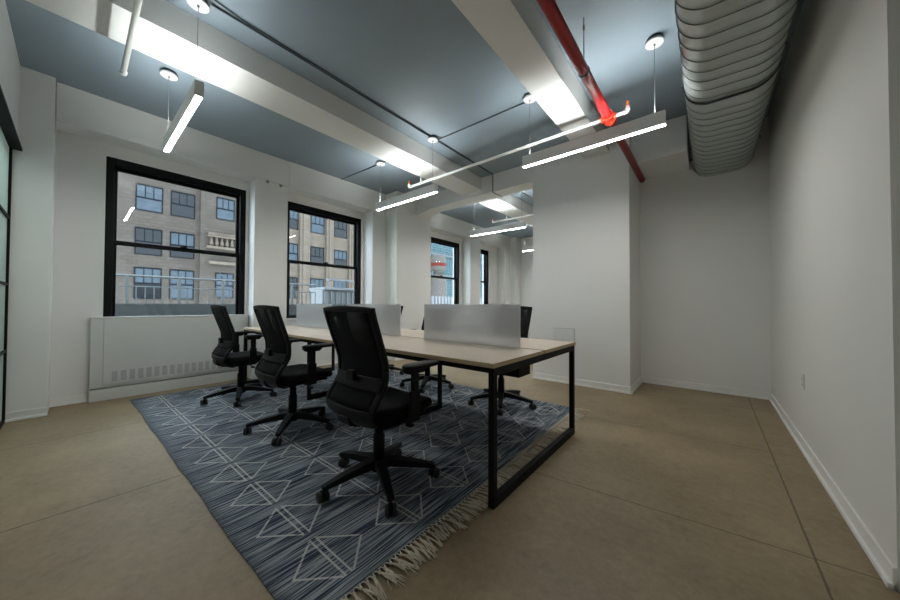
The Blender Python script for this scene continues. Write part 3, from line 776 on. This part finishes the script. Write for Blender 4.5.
# ------------------------------------------------------------------ outside
GX = -34
ob = thing('office_building', 'grey brick office building across the street with rows of blue-grey windows', 'building', (GX, 8, -20))
def L_(x, y, z): return (x-GX, y-8, z+20)
m_ = MB(); m_.box(L_(GX-10,-22,-20), L_(GX,6.8,19)); m_.box(L_(GX-10,6.8,-20), L_(GX+.35,12.6,19)); m_.build('brick_wall', stone_m, ob)
m_ = MB(); m_.box(L_(GX-10,12.6,-20), L_(GX+.1,30,19)); m_.build('stone_wall', stone2_m, ob)
for (a, b_) in ((12.4,13.7),(15.25,16.35),(18.25,19.15),(21.2,22.3),(24.0,25.2),(27,28.4)):
    m_ = MB(); m_.box(L_(GX+.1,a,-20), L_(GX+.45,b_,19)); m_.box(L_(GX+.45,a+.3,-20), L_(GX+.55,b_-.3,19)); m_.build('pilaster', stone2_m, ob, bevel=.03)
for z in (11.35,):
    m_ = MB(); m_.box(L_(GX,-22,z), L_(GX+.12,6.75,z+.28)); m_.build('string_course', stone2_m, ob)
cn = MB(); cn.box(L_(GX+.35,7.15,5.95), L_(GX+.95,9.6,6.15)); cn.box(L_(GX+.35,7.3,7.0), L_(GX+.6,9.3,7.4)); cn.box(L_(GX+.35,7.35,4.6), L_(GX+.8,9.3,4.85))
for k in range(6): cn.lathe(L_(GX+.7,7.5+.38*k,0), [(.10,6.15),(.16,6.4),(.08,6.75),(.12,6.95)], 10)
cn.box(L_(GX+.45,7.2,6.95), L_(GX+.95,9.5,7.08)); cn.build('balcony', stone2_m, ob, label='carved pale stone balcony')
random.seed(3)
def bwin(y0, y1, z0, z1, xf, kind):
    m_ = MB(); m_.box(L_(xf,y0-.06,z0-.06), L_(xf+.06,y1+.06,z0)); m_.box(L_(xf,y0-.06,z1), L_(xf+.06,y1+.06,z1+.10))
    m_.box(L_(xf,y0-.06,z0), L_(xf+.06,y0,z1)); m_.box(L_(xf,y1,z0), L_(xf+.06,y1+.06,z1)); zc = (z0+z1)/2
    m_.box(L_(xf,y0,zc-.05), L_(xf+.05,y1,zc+.05))
    for q in (1/3, 2/3): yy = y0+(y1-y0)*q; m_.box(L_(xf,yy-.025,zc), L_(xf+.04,yy+.025,z1))
    fo = m_.build('window', wframe_m, ob)
    g = MB(); g.box(L_(xf,y0,z0), L_(xf+.02,y1,zc)); g.build('pane', wpane_m if kind != 2 else wpane2_m, fo)
    g = MB(); g.box(L_(xf,y0,zc), L_(xf+.02,y1,z1)); g.build('pane', (wpane2_m if kind else wpane_m), fo)
cols1 = [(-3.2,-1.7),(-.6,.9),(2.9,4.35),(4.95,6.4)]
for i, (a, b_) in enumerate(cols1):
    for j, (z0, z1) in enumerate(((8.45,10.35),(5.0,6.95),(1.55,3.85),(-1.9,.2),(11.9,13.8))): bwin(a, b_, z0, z1, GX, (i+j)%3)
for (a, b_) in ((7.95,9.2),):
    for z0, z1 in ((8.75,10.55),(1.7,3.8),(12.2,14)): bwin(a, b_, z0, z1, GX+.35, 2)
for i, (a, b_) in enumerate(((13.85,15.1),(16.6,18.05),(19.4,20.95),(22.5,23.9),(25.4,26.8))):
    for j, (z0, z1) in enumerate(((9.15,11.1),(5.5,7.45),(1.8,3.9),(-1.8,.3),(12.7,14.6))): bwin(a, b_, z0, z1, GX+.1, (i+j+1)%3)

# blue glass tower further down the street
tw = thing('glass_tower', 'blue-teal glass tower seen through the far window', 'building', (-48, 58, -20))
m_ = MB(); m_.box((-10,-14,0),(0,26,60)); m_.build('curtain_wall', tower_m, tw)
for z in (27.6, 32.4):
    m_ = MB(); m_.box((0,-14,z),(.5,26,z+.55)); m_.build('floor_band', mat('band_metal',(.04,.055,.06),.6), tw)
# rounded plaster tank and finned roof edge
t = thing('roof_tank', 'round beige rooftop tank with a red band in front of the glass tower', 'tank', (-24, 26.6, -6))
m_ = MB(); m_.lathe((0,0,0), [(1.05,0),(1.05,9.6),(.95,10.2),(.6,10.6),(.2,10.75)], 24); m_.build('tank_body', tank_m, t)
m_ = MB(); m_.lathe((0,0,0), [(.5,10.6),(.55,11.0),(.95,11.1),(.95,12.5),(.6,12.8)], 20); m_.build('upper_drum', tank_m, t)
m_ = MB(); m_.lathe((0,0,0), [(.96,11.5),(.98,11.52),(.98,11.83),(.96,11.85)], 20); m_.build('red_band', mat('faded_red',(.10,.018,.016),.8, spec=.05), t)
t = thing('roof_fence', 'pale finned rooftop fence below the glass tower', 'fence', (-12, 15.2, -1))
m_ = MB(); m_.box((-.05,-3,1.9),(.05,5,2.15)); m_.box((-.05,-3,0),(.05,5,.2)); m_.build('rail', roofun_m, t)
for k in range(28):
    m_ = MB(); m_.box((-.05,-2.95+k*.28,.2),(.05,-2.95+k*.28+.1,2.6)); m_.build('fin', roofun_m, t)
# terrace edge with railing
m_ = MB(); m_.box((-8.2,-3,-3),(-7.7,12,1.10)); m_.box((-8.2,-3,-3.2),(-5.62,12,-.1)); m_.build('trim_7', parapet_m, kind='structure')
t = thing('terrace_railing', 'pale metal terrace railing outside the leftmost window', 'railing', (-7.9, .8, 1.10))
m_ = MB(); m_.tube([(0,-2.4,.50),(0,3.2,.50)], .022, 10); m_.build('top_rail', rail_m, t)
m_ = MB(); m_.tube([(0,-2.4,.31),(0,3.2,.31)], .010, 8); m_.build('middle_rail', rail_m, t)
y = -2.35; k = 0
while y < 3.2:
    m_ = MB(); w_ = .008 if k % 6 else .024; m_.box((-w_,y-w_,0),(w_,y+w_,.31 if k % 6 else .50)); m_.build('baluster', rail_m, t); y += .118; k += 1
# white louvred roof unit outside the second window
t = thing('rooftop_unit', 'white louvred mechanical unit on the terrace outside the second window', 'rooftop unit', (-9.2, 5.6, .2))
m_ = MB(); m_.box((-.8,-.72,0),(0,1.1,1.36)); m_.build('cabinet', roofun_m, t, bevel=.02)
m_ = MB(); m_.box((-.9,-.70,1.36),(.08,1.25,1.44)); m_.build('lid', roofun_m, t, bevel=.01)
for k in range(9):
    m_ = MB(); m_.box((0,-.66+k*.19,.1),(.05,-.66+k*.19+.09,1.30)); m_.build('louvre', rail_m, t)
m_ = MB(); m_.box((-.1,-.55,1.66),(0,1.3,1.72)); m_.box((-.06,-.5,1.44),(-.02,-.45,1.66)); m_.box((-.06,1.0,1.44),(-.02,1.05,1.66)); m_.build('handrail', roofun_m, t)

# ------------------------------------------------------------------ light
w = bpy.data.worlds.new('sky'); scene.world = w; w.use_nodes = True
bg = w.node_tree.nodes['Background']; bg.inputs[0].default_value = (.76,.88,1.0,1); bg.inputs[1].default_value = 4.2
def area(name, loc, sx, sy, power, col, rot=(0,0,0)):
    l = bpy.data.lights.new(name, 'AREA'); l.shape = 'RECTANGLE'; l.size = sx; l.size_y = sy; l.energy = power; l.color = col
    o = bpy.data.objects.new(name, l); COL.objects.link(o); o.location = loc; o.rotation_euler = rot; return o
area('passage_lamp', (-4.0,-1.2,3.2), 1.2, .4, 26, (.85,1,.97))

# ------------------------------------------------------------------ camera
cam = bpy.data.cameras.new('camera'); co = bpy.data.objects.new('camera', cam); COL.objects.link(co)
cam.sensor_width = 36; cam.lens = 312*36/900; cam.clip_start = .02; cam.clip_end = 300
yaw, pitch, roll = math.radians(39.8), math.radians(.925), math.radians(.24)
fw = Vector((-math.sin(yaw)*math.cos(pitch), math.cos(yaw)*math.cos(pitch), math.sin(pitch)))
rt = Vector((math.cos(yaw), math.sin(yaw), 0)); up = rt.cross(fw)
r2 = rt*math.cos(roll)+up*math.sin(roll); u2 = -rt*math.sin(roll)+up*math.cos(roll)
mtx = Matrix((( r2.x,u2.x,-fw.x,0),(r2.y,u2.y,-fw.y,0),(r2.z,u2.z,-fw.z,1.10),(0,0,0,1)))
co.matrix_world = mtx
scene.camera = co
vs_ = scene.view_settings; vs_.view_transform = 'Standard'; vs_.look = 'None'; vs_.gamma = 1; vs_.exposure = .62; vs_.use_curve_mapping = False
